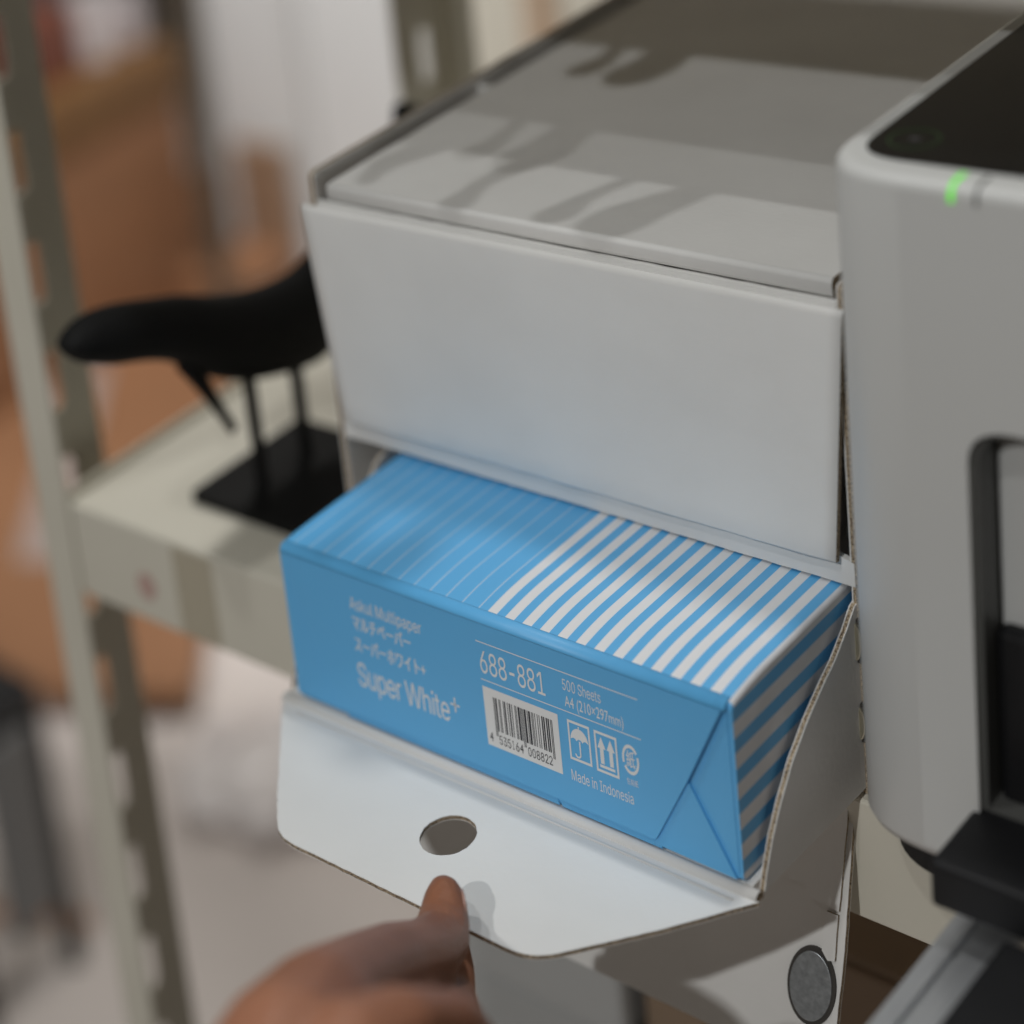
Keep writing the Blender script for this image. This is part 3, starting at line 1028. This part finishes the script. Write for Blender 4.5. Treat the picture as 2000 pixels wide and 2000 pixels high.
# ------------------------------------------------------------------ blurred things behind
def background():
    fz = frame((0, 0, 0), (1, 0, 0), (0, 1, 0))
    c = empty('wooden_platform', (-1700, 1700, -1250), 'low brown wooden platform on the floor behind the left shelf post', 'platform')
    sheet('deck', round_poly([(-1136, 1124), (-1830, 2150), (-1900, 2180), (-2250, 2680), (-2620, 2330), (-1760, 1060), (-1300, 1010)], 15, 3), fz, -1225, -1200, [WOOD], c)
    sheet('plinth', [(-1170, 1150), (-1840, 2130), (-2240, 2650), (-2580, 2320), (-1750, 1100), (-1310, 1050)], fz, -1249.5, -1226, [WOOD_D], c)
    rn = sheet('paper_strip', [(-1500, 1270), (-1560, 1225), (-1930, 1760), (-1870, 1800)], fz, -1199.6, -1198.4, [new_mat('greyed_paper', (0.36, 0.29, 0.26), 0.6)])
    tag(rn, 'greyish paper strip lying on the brown platform', 'paper')
    bn = empty('wooden_bench', (-2000, 1820, -1200), 'brown wooden bench chest with a darker seat, standing on the platform', 'bench')
    box('seat', -2110, -1900, 1480, 2140, -800, -690, WOOD_D, bn, 8)
    box('front_board', -1925, -1908, 1490, 2130, -1199.5, -801, WOOD, bn, 3)
    for y in (1500, 2120):
        box('end_board', -2100, -1926, y - 12, y + 12, -1199.5, -801, WOOD, bn, 3)
    tag(box('red_brown_tin', -2070, -1960, 1810, 1950, -689.5, -560, new_mat('tin_red', (0.16, 0.05, 0.03), 0.5), None, 6), 'dark red-brown tin on the bench', 'tin')
    for y, hgt, col, lb in ((2010, 120, (0.62, 0.56, 0.55), 'pale round jar beside the red-brown tin'), (2105, 90, (0.52, 0.46, 0.46), 'pale low canister at the bench end by the dark pole')):
        r = empty('canister', (-1985, y, -689.5), lb, 'canister', 'canisters on the bench')
        disc('body', (-1985, y, -689 + hgt / 2), (0, 0, 1), 34, hgt, new_mat('ceramic_pale', col, 0.35), r, seg=32, bevel=4)
        disc('lid', (-1985, y, -688 + hgt + 6), (0, 0, 1), 30, 12, new_mat('lid_grey', (0.45, 0.42, 0.42), 0.5), r, seg=32, bevel=3)
    dr = empty('grey_partition', (-2600, 2400, -1250), 'dull mauve-grey partition beyond the bench', 'partition')
    PG = vary(new_mat('partition_grey', rough=0.8), (0.27, 0.245, 0.245), (0.22, 0.20, 0.20), 2)
    for k in range(3):
        box('panel', -2640, -2600, 1500 + k * 420, 1912 + k * 420, -1249.5, 700, PG, dr, 4)
    pl = empty('floor_pole', (-1667, 1900, -1250), 'dark metal pole standing in front of the white cabinet', 'pole')
    disc('shaft', (-1667, 1900, -300), (0, 0, 1), 19, 1880, new_mat('dark_metal', (0.085, 0.065, 0.045), 0.5), pl, seg=16)
    disc('base', (-1667, 1900, -1244), (0, 0, 1), 70, 12, new_mat('dark_metal_base', (0.06, 0.05, 0.04), 0.5), pl, seg=32)
    wc = empty('white_cabinet', (-1670, 2500, -1250), 'tall white cabinet behind the carton', 'cabinet')
    CAB = vary(new_mat('cabinet_white', rough=0.5), (0.80, 0.805, 0.80), (0.77, 0.775, 0.77), 2)
    box('carcass', -1885, -1452, 2216, 2700, -1240, 900, CAB, wc, 4)
    box('door', -1881, -1672, 2196, 2214, -1200, 890, CAB, wc, 3)
    box('door', -1664, -1456, 2196, 2214, -1200, 890, CAB, wc, 3)
    ch = empty('wooden_chair', (-1745, 2080, -1250), 'brown wooden chair standing before the white cabinet', 'chair')
    box('backrest', -1810, -1695, 2140, 2165, -1080, -875, wood('chair_wood', (0.36, 0.23, 0.15), (0.30, 0.19, 0.12)), ch, 6)
    box('seat', -1815, -1690, 1960, 2139, -1100, -1070, WOOD, ch, 5)
    for x, y in ((-1805, 1970), (-1700, 1970), (-1805, 2125), (-1700, 2125)):
        box('leg', x - 9, x + 9, y - 9, y + 9, -1249.5, -1101, WOOD, ch, 2)
    wp = empty('folding_screen', (-1200, 2290, -1250), 'beige panelled screen with a wooden batten behind the carton lid', 'screen')
    PAN = vary(new_mat('panel_beige', rough=0.6), (0.66, 0.63, 0.54), (0.61, 0.58, 0.49), 3)
    for x0, x1 in ((-1445, -1262), (-1216, -1050), (-1044, -850), (-844, -500)):
        box('panel', x0, x1, 2260, 2290, -1249, 900, PAN, wp, 3)
    box('batten', -1259, -1219, 2240, 2290, -1249, 900, wood('batten_wood', (0.52, 0.36, 0.24), (0.46, 0.31, 0.2)), wp, 3)
    # stool by the post, lower left
    st = empty('metal_stool', (-1000, 560, -1250), 'grey stool with black legs at the left behind the post', 'stool')
    box('seat', -1060, -960, 520, 690, -905, -860, new_mat('stool_black', (0.02, 0.02, 0.022), 0.5), st, 8)
    for x, y in ((-1050, 535), (-970, 535), (-1050, 680), (-970, 680)):
        disc('leg', (x, y, -1078), (0, 0, 1), 13, 344, new_mat('stool_leg', (0.03, 0.026, 0.024), 0.5), st, seg=12)
    box('footrest', -985, -955, 600, 665, -1150, -905, new_mat('stool_grey', (0.20, 0.20, 0.20), 0.4), st, 5)
    # pale plastic bag on the floor
    bm = bmesh.new()
    bmesh.ops.create_icosphere(bm, subdivisions=4, radius=1)
    for v in bm.verts:
        k = 1 + 0.28 * noise.noise(v.co * 2.1) + 0.10 * noise.noise(v.co * 6.3)
        v.co = Vector((-965 + 110 * v.co.x * k, 1060 + 110 * v.co.y * k, -1215 + 42 * v.co.z * k))
        v.co.z = max(v.co.z, -1249)
    tag(link('plastic_bag', bm_to(bm, 'plastic_bag'), vary(new_mat('bag_plastic', rough=0.25), (0.82, 0.77, 0.75), (0.76, 0.70, 0.68), 8, bump=0.3, bscale=14, bdist=0.01), smooth=True), 'crumpled pale plastic bag on the floor below the shelf', 'bag')
    t = sheet('floor_tape', [(-1300, 560), (-1276, 548), (-985, 735), (-1008, 752)], frame((0, 0, 0), (1, 0, 0), (0, 1, 0)), -1249.6, -1248.8, [new_mat('orange_tape', (0.50, 0.26, 0.15), 0.5)])
    tag(t, 'orange tape line on the floor at lower left', 'tape')
    # things standing under the shelf
    g = empty('grey_storage_box', (-22, 360, -1250), 'pale grey storage box under the shelf behind the hand', 'box')
    box('body', -72, 28, 200, 520, -1249.5, -420, new_mat('storage_grey', (0.42, 0.43, 0.43), 0.5), g, 5)
    box('lid', -76, 32, 196, 524, -418, -345, new_mat('storage_grey_lid', (0.46, 0.47, 0.47), 0.5), g, 5)
    b = empty('brown_carton', (170, 360, -1250), 'brown cardboard carton under the shelf beside the grey box', 'carton')
    KR = vary(new_mat('kraft', rough=0.8), (0.30, 0.215, 0.15), (0.26, 0.185, 0.125), 6)
    box('body', 40, 420, 205, 520, -1240, -300, KR, b, 3)
    box('top_flap', 42, 418, 207, 360, -299, -295, KR, b, 1)
    box('top_flap', 42, 418, 362, 518, -299, -295, KR, b, 1)
background()
